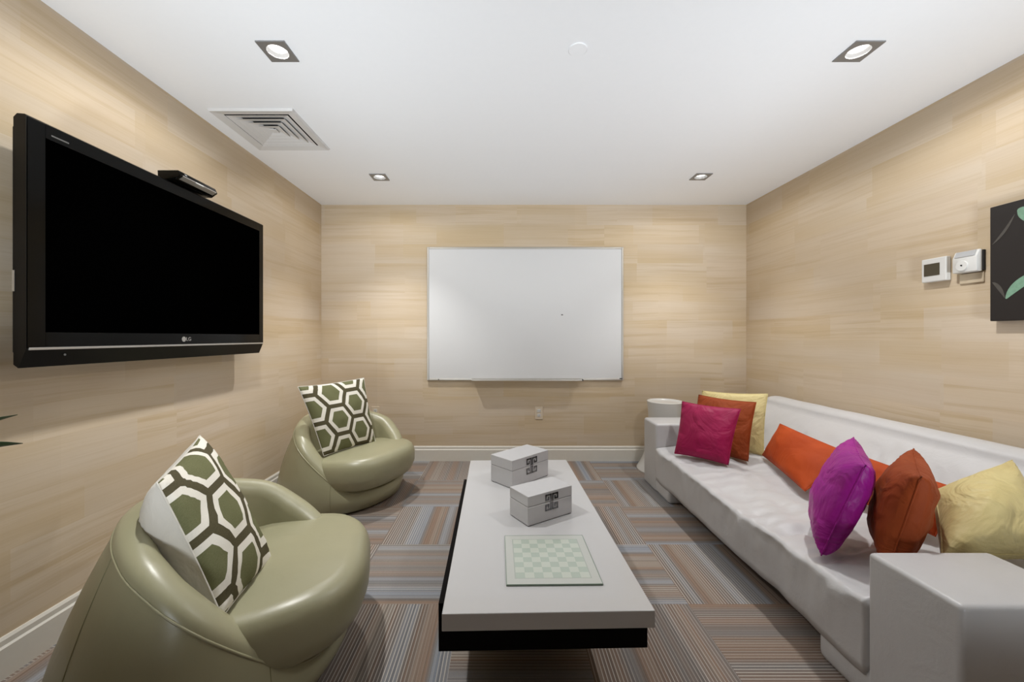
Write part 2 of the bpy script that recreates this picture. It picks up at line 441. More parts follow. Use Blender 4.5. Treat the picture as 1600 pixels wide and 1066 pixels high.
# ------------------------------------------------------------------ outlets
def outlet(x, z, label):
    t = thing('wall_outlet', label, 'outlet', (x, YB, z), 0, 'outlets on the back wall')
    link('cover_plate', B(-.036, .036, -.006, 0, -.060, .060, .003), M['almond'], t)
    for zz in (.021, -.021):
        s = link('socket', B(-.016, .016, -.009, -.004, zz-.015, zz+.015, .004), M['plastic'], t)
        bm = bmesh.new(); box(bm, -.008, -.0055, -.0096, -.008, zz-.006, zz+.006); box(bm, .0055, .008, -.0096, -.008, zz-.006, zz+.006)
        box(bm, -.002, .002, -.0096, -.008, zz-.012, zz-.008)
        link('slots', bm, M['slot'], s)
outlet(.339, .452, 'almond wall outlet below the whiteboard')
outlet(-1.205, .455, 'almond wall outlet behind the far green armchair, beside its cushion')

# ------------------------------------------------------------------ television
t = thing('television', 'large black flat-screen television mounted on the left wall', 'television', (XL+.0015, 1.9615, 1.48))
# local: x out from wall
tx = lambda X: X-XL
Y0, Y1 = -.6485, .6485
F = -1.58-XL
zt, zb = .43, -.415
# body: bezel cross-section with chin slanting back
prof = [(F-.042, zt-.012), (F-.030, zt), (F-.004, zt-.002), (F, zt-.006), (F, -.352), (F-.026, zb), (F-.042, zb+.012)]
bm = prism(bmesh.new(), [(a, Y0, b) for a, b in prof], (0, Y1-Y0, 0))
o = link('cabinet', bm, M['tv_side'], t)
# front bezel: frame of 4 bars just proud of cabinet
bm = bmesh.new(); sy0, sy1, sz0, sz1 = Y0+.055, Y1-.042, -.295, .375
box(bm, F-.003, F+.002, Y0+.002, sy0, -.350, zt-.008, .001, 1); box(bm, F-.003, F+.002, sy1, Y1-.002, -.350, zt-.008, .001, 1)
box(bm, F-.003, F+.002, sy0, sy1, sz1, zt-.008); box(bm, F-.003, F+.002, sy0, sy1, -.350, sz0)
link('bezel', bm, M['tv_black'], t)
link('screen', B(F-.003, F+.0008, sy0, sy1, sz0, sz1), M['screen'], t)
bm = bmesh.new(); box(bm, F-.001, F+.004, Y0+.006, Y1-.004, -.3555, -.3470, .001, 1)
o = link('silver_strip', bm, M['silver'], t); o['label'] = 'silver trim strip'
bm = bmesh.new(); box(bm, F-.045, F-.037, Y0-.0015, Y0+.001, -.16, -.09); o = link('side_button_strip', bm, M['silver'], t)
link('side_panel', B(F-.062, F-.0415, Y0+.012, Y1-.02, zb+.05, zt-.035, .004), M['tv_side'], t)
link('wall_mount', B(0, F-.0625, -.25, .25, -.2, .2, .004), M['tv_side'], t)
# round badge + letters on the lower bezel
def text_mesh(txt, size, mat, parent, name, M4, depth=.0006):
    cu = bpy.data.curves.new(name, 'FONT'); cu.body = txt; cu.size = size; cu.extrude = depth; cu.align_x = 'CENTER'; cu.align_y = 'CENTER'
    tmp = bpy.data.objects.new(name, cu); COL.objects.link(tmp)
    dg = bpy.context.evaluated_depsgraph_get()
    me = bpy.data.meshes.new_from_object(tmp.evaluated_get(dg))
    bpy.data.objects.remove(tmp); bpy.data.curves.remove(cu)
    me.transform(M4); me.materials.clear(); me.materials.append(mat)
    o = bpy.data.objects.new(name, me); COL.objects.link(o); o.parent = parent
    return o
def wallM(x, y, z):   # text on a +X-facing surface: right = +Y, up = +Z
    return Matrix(((0, 0, 1, x), (1, 0, 0, y), (0, 1, 0, z), (0, 0, 0, 1)))
text_mesh('LG', .026, M['silver'], t, 'brand_letters', wallM(F+.0025, .028, -.322))
bm = bmesh.new(); lathe(bm, [(.001, 0), (.0125, 0), (.0125, .0015), (.001, .0015)], n=24)
bmesh.ops.transform(bm, matrix=wallM(F+.0018, -.002, -.322), verts=bm.verts[:])
link('brand_badge', bm, M['silver'], t)
link('bezel_print', B(F+.0018, F+.0024, Y0+.072, Y0+.128, .389, .394), M['grey_text'], t)
bm = bmesh.new(); lathe(bm, [(.001, 0), (.004, 0), (.004, .001), (.001, .001)], n=14)
bmesh.ops.transform(bm, matrix=wallM(F-.004, Y0+.12, -.375), verts=bm.verts[:])
link('power_light', bm, M['grey_text'], t)

# device on top of the tv
t = thing('set_top_box', 'slim black and silver media box on top of the television', 'set-top box', (-1.585, 1.993, 1.9105))
bm = bmesh.new()
prism(bm, [(-.045, -.120, .0), (.030, -.116, .0), (.066, -.123, .020), (.054, -.123, .046), (-.045, -.123, .046)], (0, .243, 0))
bmesh.ops.bevel(bm, geom=bm.edges[:], offset=.003, segments=2, affect='EDGES', profile=.5)
autosmooth(link('case', bm, M['tv_black'], t))
bm = prism(bmesh.new(), [(.0445, -.108, .0085), (.0470, -.108, .0085), (.0675, -.108, .0200), (.0650, -.108, .0260), (.060, -.108, .0240)], (0, .216, 0))
link('silver_front_strip', bm, M['silver'], t)
bm = prism(bmesh.new(), [(.0640, -.030, .0180), (.0655, -.030, .0180), (.0685, -.030, .0205), (.0665, -.030, .0245), (.0640, -.030, .0240)], (0, .05, 0))
link('front_window', bm, M['plastic'], t)
bm = prism(bmesh.new(), [(.0585, -.090, .0330), (.0615, -.090, .0330), (.0592, -.090, .0380), (.0570, -.090, .0380)], (0, .012, 0))
link('indicator', bm, M['plastic_grey'], t)

# ------------------------------------------------------------------ thermostats
t = thing('thermostat', 'white wall thermostat with dark rectangular display', 'thermostat', (XR, 2.093, 1.523))
link('housing', B(-.030, -.004, -.060, .060, -.062, .062, .004), M['plastic'], t)
link('mounting_plate', B(-.0045, -.0015, -.055, .055, -.057, .057), M['plastic_grey'], t)
link('display', B(-.0315, -.028, -.030, .046, -.030, .034), M['lcd'], t)
t = thing('thermostat_dial_control', 'white wall control with a round dial, beside the display thermostat', 'thermostat', (XR, 1.945, 1.537))
bm = prism(bmesh.new(), [(-.012, -.052, -.053), (-.040, -.052, -.050), (-.040, -.052, .022), (-.026, -.052, .054), (-.012, -.052, .054)], (0, .104, 0))
bmesh.ops.bevel(bm, geom=bm.edges[:], offset=.004, segments=2, affect='EDGES', profile=.5)
autosmooth(link('housing', bm, M['plastic'], t))
bm = prism(bmesh.new(), [(-.0400, -.042, .026), (-.0415, -.042, .025), (-.0290, -.042, .052), (-.0275, -.042, .053)], (0, .084, 0))
link('scale_window', bm, M['plastic_grey'], t)
bm = bmesh.new(); lathe(bm, [(.001, 0), (.026, 0), (.024, .006), (.001, .006)], n=32)
bmesh.ops.rotate(bm, verts=bm.verts[:], matrix=Matrix.Rotation(R(-90), 3, 'Y'))
bmesh.ops.translate(bm, verts=bm.verts[:], vec=(-.0395, .008, -.018))
d = autosmooth(link('dial', bm, M['plastic'], t))
bm = prism(bmesh.new(), [(-.0462, .004, -.022), (-.0462, .012, -.018), (-.0462, .012, -.013), (-.0462, .003, -.013)], (.0008, 0, 0)); link('pointer', bm, M['slot'], d)
link('back_plate', B(-.012, -.001, -.056, .050, -.048, .050, .002), M['slot'], t)
link('clear_guard', B(-.008, 0, -.052, .050, -.105, -.053, .004), M['clear_plate'], t)

# ------------------------------------------------------------------ painting
t = thing('wall_picture', 'dark canvas with pale green petal shapes on the right wall', 'painting', (XR-.0015, 1.36, 1.506))
PX = -.035
link('canvas', B(PX, 0, -.48, .485, -.264, .264, .003), M['canvas'], t)
def stroke(pts, w, name, mat, dx=0):
    """tapered painted stroke, slightly raised; pts (y,z) local, y to the left in view"""
    bm = bmesh.new(); n = len(pts); A, Bv = [], []
    for i, (y, z) in enumerate(pts):
        y0, z0 = pts[max(i-1, 0)]; y1, z1 = pts[min(i+1, n-1)]
        d = Vector((y1-y0, z1-z0)).normalized(); nrm = Vector((-d.y, d.x)); ww = w*max(.06, math.sin(PI*(i+.35)/(n-.3)))**.8
        A.append(bm.verts.new((PX-.001-dx, y+nrm.x*ww, z+nrm.y*ww))); Bv.append(bm.verts.new((PX-.001-dx, y-nrm.x*ww, z-nrm.y*ww)))
    for i in range(n-1): bm.faces.new((A[i], A[i+1], Bv[i+1], Bv[i]))
    r = bmesh.ops.extrude_face_region(bm, geom=bm.faces[:])
    for v in r['geom']:
        if isinstance(v, bmesh.types.BMVert): v.co.x += .0009
    return link(name, bm, mat, t)
def arc(p0, p1, p2, n=14):
    p0, p1, p2 = Vector(p0), Vector(p1), Vector(p2)
    return [tuple(p0*(1-s)**2+p1*2*s*(1-s)+p2*s*s) for s in [k/(n-1) for k in range(n)]]
stroke(arc((.385, .222), (.36, .215), (.30, .12)), .026, 'painted_petal', M['petal'], .0002)
stroke(arc((.475, .09), (.43, .13), (.395, .205)), .006, 'painted_stem', M['stroke'])
stroke(arc((.425, -.165), (.39, -.09), (.28, -.05)), .020, 'painted_petal', M['petal'], .0002)
stroke(arc((.475, -.085), (.45, -.10), (.43, -.16)), .008, 'painted_stem', M['stroke'])
stroke(arc((.24, -.02), (.1, .12), (-.12, .10)), .035, 'painted_petal', M['petal'], .0002)
stroke(arc((.22, .16), (.05, -.02), (-.1, -.18)), .010, 'painted_stem', M['stroke'])

# ------------------------------------------------------------------ coffee table
ROT = R(1.35)
TZ = .36
t = thing('coffee_table', 'long low white coffee table on a black base', 'coffee table', (.1355, 1.165, 0), ROT)
# local: x right, y away; top spans x -.3145..+.3145, y 0..1.444
w2 = .3145
bm = B(-w2, w2, 0, 1.444, TZ-.052, TZ, .0025)
link('top_slab', bm, M['lacquer'], t)
bm = bmesh.new(); box(bm, -w2-.016, w2-.004, .048, 1.10, .212, TZ-.0525, .002)
box(bm, -w2-.016, -w2-.001, .048, 1.10, TZ-.0525, TZ-.001)
link('black_tray', bm, M['black_wood'], t)
link('plinth', B(-w2+.09, w2-.09, .42, .98, 0, .2115), M['black_wood'], t)

# chess board
t = thing('chess_board', 'frosted glass chess board on the near half of the coffee table', 'chess board', (.166, 1.447, TZ), R(.8))
bm = B(-.156, .156, -.158, .158, .0, .006, .001)
link('playing_surface', bm, M['chess'], t)
bm = bmesh.new()
for (a, b, c, d) in ((-.1575, .1575, -.1595, -.1575), (-.1575, .1575, .1575, .1595), (-.1575, -.1555, -.1575, .1575), (.1555, .1575, -.1575, .1575)): box(bm, a, b, c, d, .0, .0062)
link('glass_rim', bm, M['glass_edge'], t)

# lidded boxes
def lidded_box(cx, cy, a, w, d, h, hl, label):
    """(cx,cy) near corner; long side w goes along angle a, short side d along a+90"""
    t = thing('storage_box', label, 'box', (cx, cy, TZ), a, 'white lidded boxes on the coffee table')
    link('box_body', B(0, w, 0, d, 0.003, h-hl-.0015, .0015, 1), M['lacquer_box'], t)
    link('lid', B(0, w, 0, d, h-hl+.0015, h, .0015, 1), M['lacquer_box'], t)
    link('lid_gap', B(.002, w-.002, .002, d-.002, h-hl-.0015, h-hl+.0015), M['seamline'], t)
    for x in (.004, w-.02):
        for y in (.004, d-.02): link('foot', B(x, x+.016, y, y+.016, 0, .0035), M['slot'], t)
    # square fretwork clasp: four angular spirals
    k = w/.25; cx0 = w*.52; cz = h-hl-.001*k; q = .036*k; tk = .0064*k
    c = bpy.data.objects.new('clasp', None)
    bm = bmesh.new()
    for sx in (-1, 1):
        for sz in (-1, 1):
            ox, oz = cx0+sx*(q*.5+.001*k), cz+sz*(q*.5+.001*k)
            hq = q*.47
            def bar(x0, x1, z0, z1):
                xa, xb = sorted((ox+sx*x0, ox+sx*x1)); za, zb2 = sorted((oz+sz*z0, oz+sz*z1))
                box(bm, xa, xb, -.0022, -.0001, za, zb2)
            bar(-hq, -hq+tk, -hq, hq); bar(-hq, hq, hq-tk, hq); bar(hq-tk, hq, -hq+tk*1.7, hq)
            bar(-hq+tk*2.2, hq, -hq+tk*1.0, -hq+tk*2.0); bar(-hq+tk*2.0, -hq+tk*3.0, -hq+tk, hq-tk*1.9)
    o = link('clasp', bm, M['chrome'] if 'chrome' in M else M['silver'], t); o['label'] = 'chrome fretwork clasp'
M['chrome'] = plain('dark_chrome', lin(120, 120, 122), .12, 1.0, nz=.02)
lidded_box(.106, 1.687, R(32.6), .250, .140, .128, .046, 'smaller white lidded box with chrome clasp, nearer the chess board')
lidded_box(.048, 2.108, R(44.0), .300, .168, .150, .056, 'larger white lidded box with chrome clasp, behind the smaller box')

# ------------------------------------------------------------------ pillows
def pillow(name, label, cat, C4, th, mats, group=None, n=30, pinch=.05, wr=.011, seed=0, puff=.5, seam=True, uvmargin=None, back_th=None, uvo=(0, 0)):
    """C4: BL, BR, TR, TL world corners seen from the front"""
    BL, BR, TR, TL = [Vector(c) for c in C4]
    cen = (BL+BR+TR+TL)/4
    W = ((BR-BL).length+(TR-TL).length)/2; Hh = ((TL-BL).length+(TR-BR).length)/2
    def P(u, v):
        # pinch edges inward between corners
        uu = u*(1-pinch*(1-v*v)); vv = v*(1-pinch*(1-u*u))
        s, q = (uu+1)/2, (vv+1)/2
        return (BL*(1-s)+BR*s)*(1-q)+(TL*(1-s)+TR*s)*q
    N = (BR-BL+TR-TL).cross(TL-BL+TR-BR).normalized()
    bt = back_th if back_th is not None else th
    bm = bmesh.new(); uvl = bm.loops.layers.uv.new('UVMap')
    def grid(side):
        G = {}
        for i in range(n+1):
            for j in range(n+1):
                # denser near the rim
                u = math.sin((i/n-.5)*PI); v = math.sin((j/n-.5)*PI)
                u = .6*u+.4*(2*i/n-1); v = .6*v+.4*(2*j/n-1)
                e = max(0, (1-u*u)*(1-v*v))
                h = (th if side > 0 else bt)*.5*(e**(puff if side > 0 else puff*.8))
                p = P(u, v)
                k = e**.35
                q = Vector((u*2.1, v*2.1, side*3+seed*5.1))
                rad = noise.noise(q*1.1)*.9+noise.noise(q*2.3)*.45
                ang = math.atan2(abs(v)-1, abs(u)-1)
                crn = math.sin(ang*26+seed)*((abs(u)*abs(v))**1.5)*(1-max(abs(u), abs(v))**8)
                p = p+N*side*(h+wr*k*rad+wr*.7*crn)
                edge = (i in (0, n) or j in (0, n))
                if edge: p = P(u, v)+N*.0
                G[i, j] = (bm.verts.new(p-cen), u, v)
        return G
    A = grid(1); Bk = grid(-1)
    for G, side in ((A, 1), (Bk, -1)):
        for i in range(n):
            for j in range(n):
                q = [G[i, j], G[i+1, j], G[i+1, j+1], G[i, j+1]]
                if side < 0: q = q[::-1]
                f = bm.faces.new([x[0] for x in q]); f.material_index = 0 if side > 0 else len(mats)-1
                f.smooth = True
                for lp, (_, u, v) in zip(f.loops, q):
                    lp[uvl].uv = (u*W/2+uvo[0], v*Hh/2+uvo[1])
                if side > 0 and uvmargin and min(q[0][1], q[1][1]) < -1+uvmargin: f.material_index = len(mats)-1
    bmesh.ops.remove_doubles(bm, verts=bm.verts[:], dist=1e-5)
    o = link(name, bm, mats, loc=cen, recalc=False)
    tag(o, label, cat, group)
    if seam:
        pts = []
        m = 24
        for k in range(m): pts.append(P(-1+2*k/m, -1)-cen)
        for k in range(m): pts.append(P(1, -1+2*k/m)-cen)
        for k in range(m): pts.append(P(1-2*k/m, 1)-cen)
        for k in range(m+1): pts.append(P(-1, 1-2*k/m)-cen)
        link('seam_piping', tube(bmesh.new(), pts, .0028, 6), mats[-1], o, smooth=True)
    return o
# ---- sofa cushions
SC = 'scatter cushions on the white sofa'
pillow('cushion', 'raspberry pink cushion, front one of three leaning on the far arm of the sofa', 'cushion',
       ((1.204, 2.785, .352), (1.42, 2.50, .362), (1.545, 2.58, .70), (1.29, 2.858, .705)), .13, [M['pink']], SC, seed=1)
pillow('cushion', 'burnt orange cushion between the pink and yellow cushions at the far arm', 'cushion',
       ((1.335, 2.87, .365), (1.585, 2.565, .365), (1.70, 2.665, .73), (1.455, 2.95, .74)), .11, [M['orange']], SC, seed=2)
pillow('cushion', 'pale yellow cushion at the back of the three at the far arm', 'cushion',
       ((1.46, 2.955, .37), (1.755, 2.67, .37), (1.835, 2.75, .775), (1.515, 3.02, .76)), .12, [M['yellow']], SC, seed=3)
pillow('lumbar_cushion', 'long bright orange lumbar cushion against the sofa back, next to the far yellow cushion', 'cushion',
       ((1.725, 2.64, .385), (1.560, 2.05, .372), (1.79, 2.02, .565), (1.815, 2.60, .60)), .10, [M['lumbar']], SC, seed=4, pinch=.03, wr=.006)
pillow('lumbar_cushion', 'long orange lumbar cushion against the sofa back, mostly behind the purple cushion', 'cushion',
       ((1.70, 2.00, .385), (1.70, 1.56, .385), (1.805, 1.57, .565), (1.805, 2.01, .57)), .10, [M['lumbar']], SC, seed=5, pinch=.03, wr=.006)
pillow('cushion', 'purple magenta cushion standing on edge at the sofa front, near end', 'cushion',
       ((1.405, 1.775, .368), (1.175, 1.465, .362), (1.285, 1.405, .715), (1.515, 1.715, .735)), .15, [M['purple']], SC, seed=6, puff=.42)
pillow('cushion', 'rust orange cushion on edge between the purple and near yellow cushions', 'cushion',
       ((1.56, 1.63, .375), (1.305, 1.345, .37), (1.36, 1.29, .715), (1.63, 1.575, .725)), .155, [M['orange']], SC, seed=7, puff=.42)
pillow('cushion', 'pale yellow cushion tipped back behind the near arm of the sofa', 'cushion',
       ((1.465, 1.325, .435), (1.80, 1.285, .455), (2.02, 1.575, .68), (1.66, 1.53, .575)), .23, [M['yellow']], SC, seed=8)

# ------------------------------------------------------------------ sofa
t = thing('sofa', 'long white leather sofa along the right wall', 'sofa', (1.70, 2.12, 0))
OX, OY = 1.70, 2.12
SX0, SY0, SY1 = 1.15, .995, 3.245
def arm(bm, y0, y1, top, bv=.020):
    box(bm, SX0-OX, 1.53-OX, y0-OY, y1-OY, .0, top, bv, 4)
bm = bmesh.new(); arm(bm, 2.985, SY1, .515); autosmooth(link('arm', bm, M['white_leather'], t))
bm = bmesh.new(); arm(bm, SY0, 1.253, .492, .014); autosmooth(link('arm', bm, M['white_leather'], t))
# low block feet reaching in under the seat
bm = bmesh.new(); box(bm, SX0+.004-OX, 1.5-OX, 2.765-OY, 3.2-OY, 0, .10, .022, 4); autosmooth(link('foot', bm, M['white_leather'], t))
bm = bmesh.new(); box(bm, SX0+.004-OX, 1.5-OX, 1.1-OY, 1.462-OY, 0, .115, .030, 4); autosmooth(link('foot', bm, M['white_leather'], t))
# stitched seams on near arm
def wr(x, y, s=0): return noise.noise(Vector((x, y, s)))
# seat: draped leather slab, top + front face, as one closed grid swept along y
def seat():
    bm = bmesh.new(); y0, y1 = 1.262, 2.98; NY = 150
    prof = []
    # (param, x, z) from bottom front up over to the back
    rows = []
    for k in range(NY+1):
        y = y0+(y1-y0)*k/NY
        edge = min(1, min(y-y0, y1-y)/.08)
        row = []
        sag = .020*math.sin(PI*(y-y0)/(y1-y0))
        fz = .335-.018*math.sin(PI*(y-y0)/(y1-y0))+.010*wr(y*7, 1.3)+.007*wr(y*19, 4)
        fx = SX0-.004+.012*wr(y*3.3, 9.1)+.006*wr(y*11, 5)
        bz = .092-.006*wr(y*5, 2.2)
        path = [(1.70, bz+.004), (1.30, bz), (fx+.03, bz), (fx+.005, bz+.004)]
        for s in (.15, .3, .45, .6, .75, .88):
            crease = .012*wr(y*9+s*1.5, s*3.0, 3)*s+.020*max(0, wr(y*4.2+s*.8, 6.6))*math.sin(PI*s)+.010*wr(y*26+s*2, s*2.5, 8)*s*s
            path.append((fx+.004-crease, bz+(fz-bz)*s))
        # rounded front edge
        for a in (15, 35, 55, 75):
            path.append((fx+.030-.030*math.cos(R(a)), fz-.022+.022*math.sin(R(a))))
        for s in [i/22 for i in range(1, 23)]:
            x = fx+.03+(1.93-fx-.03)*s
            dx = x-fx
            wrk = (.014*wr(y*5.5+x*5, x*3-y*2, 7)+.008*wr(y*13, x*9, 2)-.030*max(0, .16-abs(wr(y*3-x*7, x*5+y*2, 11)))/.16*(.4+.6*wr(y*2, x*2, 30)))*min(1, dx/.06)
            z = fz+.028*sst(0, .30, dx)+wrk*edge-sag*.4*sst(0, .2, dx)+.012*sst(.4, .75, dx)
            path.append((x, z))
        path.append((1.93, bz+.02))
        rows.append([bm.verts.new((x-OX, y-OY, z)) for x, z in path])
    m = len(rows[0])
    for a, b in zip(rows, rows[1:]):
        for i in range(m): bm.faces.new((a[i], b[i], b[(i+1) % m], a[(i+1) % m]))
    bm.faces.new(rows[0]); bm.faces.new(rows[-1][::-1])
    return bm
link('seat', seat(), M['white_leather'], t, smooth=True)
# back: padded, leaning, rounded top, ends rounded
def back():
    bm = bmesh.new(); y0, y1 = 1.02, 3.235; NY = 150; rows = []
    for k in range(NY+1):
        y = y0+(y1-y0)*k/NY
        e = min(1, min(y-y0, y1-y)/.10); rnd = math.sqrt(max(0, 1-(1-e)**2))
        path = [(2.255, .09), (1.86+.06*(1-rnd), .09), (1.845+.06*(1-rnd), .30)]
        ztop = .700-.035*(1-rnd)+.004*wr(y*4, 3)
        for s in [i/16 for i in range(1, 17)]:
            z = .30+(ztop-.05-.30)*s
            x = 1.845+.255*s**1.15+.06*(1-rnd)
            x -= .018*math.sin(PI*s)
            x += (.014*wr(y*4+s*1.5, s*2.2-y, 21)+.022*max(0, .15-abs(wr(y*4-s*4, s*3+y*3, 13)))/.15*(.5+.5*wr(y*3, s*2, 40)))*min(1, e)*math.sin(PI*min(1, s+.12))
            path.append((x, z))
        for a in range(15, 181, 15):
            path.append((2.175-.075*math.cos(R(a))+.03*(1-rnd)*math.cos(R(a)), ztop-.05+.05*math.sin(R(a))))
        rows.append([bm.verts.new((x-OX, y-OY, z)) for x, z in path])
    m = len(rows[0])
    for a, b in zip(rows, rows[1:]):
        for i in range(m): bm.faces.new((a[i], b[i], b[(i+1) % m], a[(i+1) % m]))
    bm.faces.new(rows[0]); bm.faces.new(rows[-1][::-1])
    return bm
link('backrest', back(), M['white_leather'], t, smooth=True)
# stitched seam lines on the near arm
for pts in ([(SX0+.012-OX, SY0+.006-OY, .06), (SX0+.012-OX, SY0+.006-OY, .47)],
            [(SX0+.012-OX, SY0+.0065-OY, .47), (1.515-OX, SY0+.0003-OY, .466)],
            [(SX0+.0065-OX, SY0+.02-OY, .484), (SX0+.0065-OX, 1.235-OY, .484)]):
    link('stitched_seam', tube(bmesh.new(), pts, .0014, 6), M['seam_grey'], t)

# ------------------------------------------------------------------ side table behind the sofa
bm = bmesh.new()
prof = [(.001, 0), (.236, 0), (.238, .010), (.224, .035), (.197, .085), (.172, .150), (.150, .23), (.140, .32), (.138, .42), (.142, .52), (.150, .590), (.152, .604), (.147, .607), (.138, .600), (.135, .596), (.001, .596)]
lathe(bm, prof, n=56)
o = autosmooth(link('side_table', bm, M['lacquer_table'], loc=(1.425, 3.49, 0))); tag(o, 'round white pedestal side table with flared foot, in the corner beyond the sofa arm', 'side table')

# ------------------------------------------------------------------ armchairs
def lerp(a, b, t): return a+(b-a)*t
def armchair(loc, rot, label):
    t = thing('armchair', label, 'armchair', (*loc, 0), rot, 'sage green leather tub armchairs')
    NT_ = 96
    def s_of(th): return (1-math.cos(th))/2
    def table(tab, th):
        d = abs(math.degrees(math.atan2(math.sin(th), math.cos(th))))
        if isinstance(tab, tuple): tab = tab[0 if math.sin(th) < 0 else 1]
        # smooth (Catmull-Rom) interpolation of (degrees from front, value)
        for k in range(len(tab)-1):
            if tab[k][0] <= d <= tab[k+1][0]:
                p1, p2 = tab[k], tab[k+1]
                p0 = tab[k-1] if k else (-p2[0], p2[1]); p3 = tab[k+2] if k+2 < len(tab) else (360-p1[0], p1[1])
                u = (d-p1[0])/(p2[0]-p1[0]); h = p2[0]-p1[0]
                m1 = (p2[1]-p0[1])/(p2[0]-p0[0])*h; m2 = (p3[1]-p1[1])/(p3[0]-p1[0])*h
                return (2*u**3-3*u*u+1)*p1[1]+(u**3-2*u*u+u)*m1+(3*u*u-2*u**3)*p2[1]+(u**3-u*u)*m2
        return tab[-1][1]
    BK = [(102, .555), (125, .595), (150, .61), (180, .615)]
    # one arm sweeps down low to the front lip, the other stays high further forward
    def rim_h(th): return table(([(0, .150), (25, .150), (40, .178), (53, .24), (66, .335), (77, .42), (87, .49)]+BK,
                                 [(0, .150), (14, .17), (28, .27), (42, .355), (55, .405), (70, .46), (85, .515)]+BK), th)
    def rim_r(th): return table([(0, .405), (40, .405), (66, .42), (85, .43), (102, .39), (122, .335), (145, .30), (180, .285)], th)
    def base_r(th): return table([(0, .36), (45, .39), (90, .45), (130, .475), (180, .48)], th)
    def thick(th): return table(([(0, .03), (30, .04), (50, .085), (75, .115), (110, .105), (180, .09)], [(0, .03), (14, .04), (30, .07), (50, .09), (75, .115), (110, .105), (180, .09)]), th)
    bm = bmesh.new(); rows = []
    seams = []
    for k in range(NT_):
        th = 2*PI*k/NT_ - PI; c, sn = math.cos(th), math.sin(th)
        hr, rr, br, tk = rim_h(th), rim_r(th), base_r(th), thick(th)
        prof = [(.001, .012), (br-.03, .012), (br-.006, .016), (br, .03)]
        for q in (.12, .25, .4, .55, .7, .85, .95):
            rad = lerp(br, rr, q)+.022*math.sin(PI*q)
            prof.append((rad, lerp(.03, hr-tk*.45, q)))
        hz = hr-tk*.45
        for a in (0, 25, 50, 75, 100, 125, 150, 180):       # roll over the rim
            prof.append((rr-tk*.5+tk*.5*math.cos(R(a)), hz+tk*.45*math.sin(R(a))))
        inn = rr-tk
        zf = min(.20, hz-.03)
        for q in (.25, .5, .75, 1.0):
            prof.append((inn-.03*q, lerp(hz, zf, q)))
        prof.append((.001, zf))
        rows.append([bm.verts.new((r_*c, r_*sn, z)) for r_, z in prof])
    m = len(rows[0])
    for k in range(NT_):
        a, b = rows[k], rows[(k+1) % NT_]
        for i in range(m-1): bm.faces.new((a[i], b[i], b[i+1], a[i+1]))
    bmesh.ops.remove_doubles(bm, verts=bm.verts[:], dist=.003)
    link('shell', bm, M['green'], t, smooth=True)
    # piping under the rolled rim, outside, running down to the front lip
    pts = []
    for k in range(61):
        th = R(34)+(2*PI-R(68))*k/60
        hr, rr, tk = rim_h(th), rim_r(th), thick(th)
        pts.append(((rr+.001)*math.cos(th), (rr+.001)*math.sin(th), hr-tk*.47))
    link('rim_piping', tube(bmesh.new(), pts, .004, 6), M['green'], t, smooth=True)
    # vertical stitched seams on the shell
    for th in (R(128), R(-128), R(58), R(-58)):
        hr, rr, br, tk = rim_h(th), rim_r(th), base_r(th), thick(th)
        p = []
        for q in [i/12 for i in range(13)]:
            rad = lerp(br, rr, q)+.022*math.sin(PI*q)+.0002
            p.append((rad*math.cos(th), rad*math.sin(th), lerp(.03, hr-tk*.45, q)))
        link('stitched_seam', tube(bmesh.new(), p, .0014, 5), M['green_seam'], t)
    # base disc
    link('base', lathe(bmesh.new(), [(.001, 0), (.33, 0), (.33, .013), (.001, .013)], n=48), M['tv_side'], t)
    # seat cushion
    bm = bmesh.new(); n = 88; rings = []
    def plan(ph):
        # rounded outline about (.06,0)
        c, s = math.cos(ph), math.sin(ph)
        ax = .425 if c > 0 else .25
        wy = .375 if c > 0 else .33
        e = 2.9 if c > 0 else 2.3
        r = (abs(c/ax)**e+abs(s/wy)**e)**(-1/e)
        return .055+r*c, r*s
    # vertical profile: (inset factor, z)
    def zprof(x, y, f):
        top = .355+.035*sst(-.25, .40, x)-.006*(y/.35)**2
        bot = .160
        return top, bot
    steps = [('t', 0.001), ('t', .25), ('t', .5), ('t', .7), ('t', .82)] + [('e', a) for a in (70, 50, 30, 12, -8, -28, -48, -70)] + [('b', .82), ('b', .001)]
    for kind, val in steps:
        ring_ = []
        for k in range(n):
            ph = 2*PI*k/n
            X, Yv = plan(ph); X -= .055
            if kind == 't': f = val
            elif kind == 'b': f = val
            else: f = .86+.14*math.cos(R(val))
            if kind == 'e' and val < 0: f -= .05*math.sin(R(-val))
            x, y = .055+X*f, Yv*f
            top, bot = zprof(x, y, f)
            mid = (top+bot)/2; hh = (top-bot)/2
            if kind == 't': z = top-.012*(f/.82)**3+.008*(1-f)
            elif kind == 'b': z = bot
            else: z = mid+hh*math.copysign(abs(math.sin(R(val)))**.75, val)*(.93 if val > 0 else 1)
            z += .0025*noise.noise(Vector((x*9, y*9, 2.0)))
            ring_.append(bm.verts.new((x, y, z)))
        rings.append(ring_)
    for a, b in zip(rings, rings[1:]):
        for k in range(n): bm.faces.new((a[k], a[(k+1) % n], b[(k+1) % n], b[k]))
    bm.faces.new(rings[0]); bm.faces.new(rings[-1][::-1])
    sc = link('seat_cushion', bm, M['green'], t, smooth=True)
    return t
armchair((-1.16, 2.95), R(-24), 'sage green leather tub armchair in the far left corner')
armchair((-.98, 1.42), R(16), 'sage green leather tub armchair in the left foreground')
HX = 'olive hexagon cushions on the armchairs'
pillow('patterned_cushion', 'olive and white hexagon cushion propped upright in the far green armchair', 'cushion',
       ((-1.195, 2.645, .375), (-.965, 3.00, .375), (-1.07, 3.05, .855), (-1.375, 2.66, .835)), .13, [M['hex'], M['linen']], HX, seed=11, pinch=.04, uvo=(.06, .03))
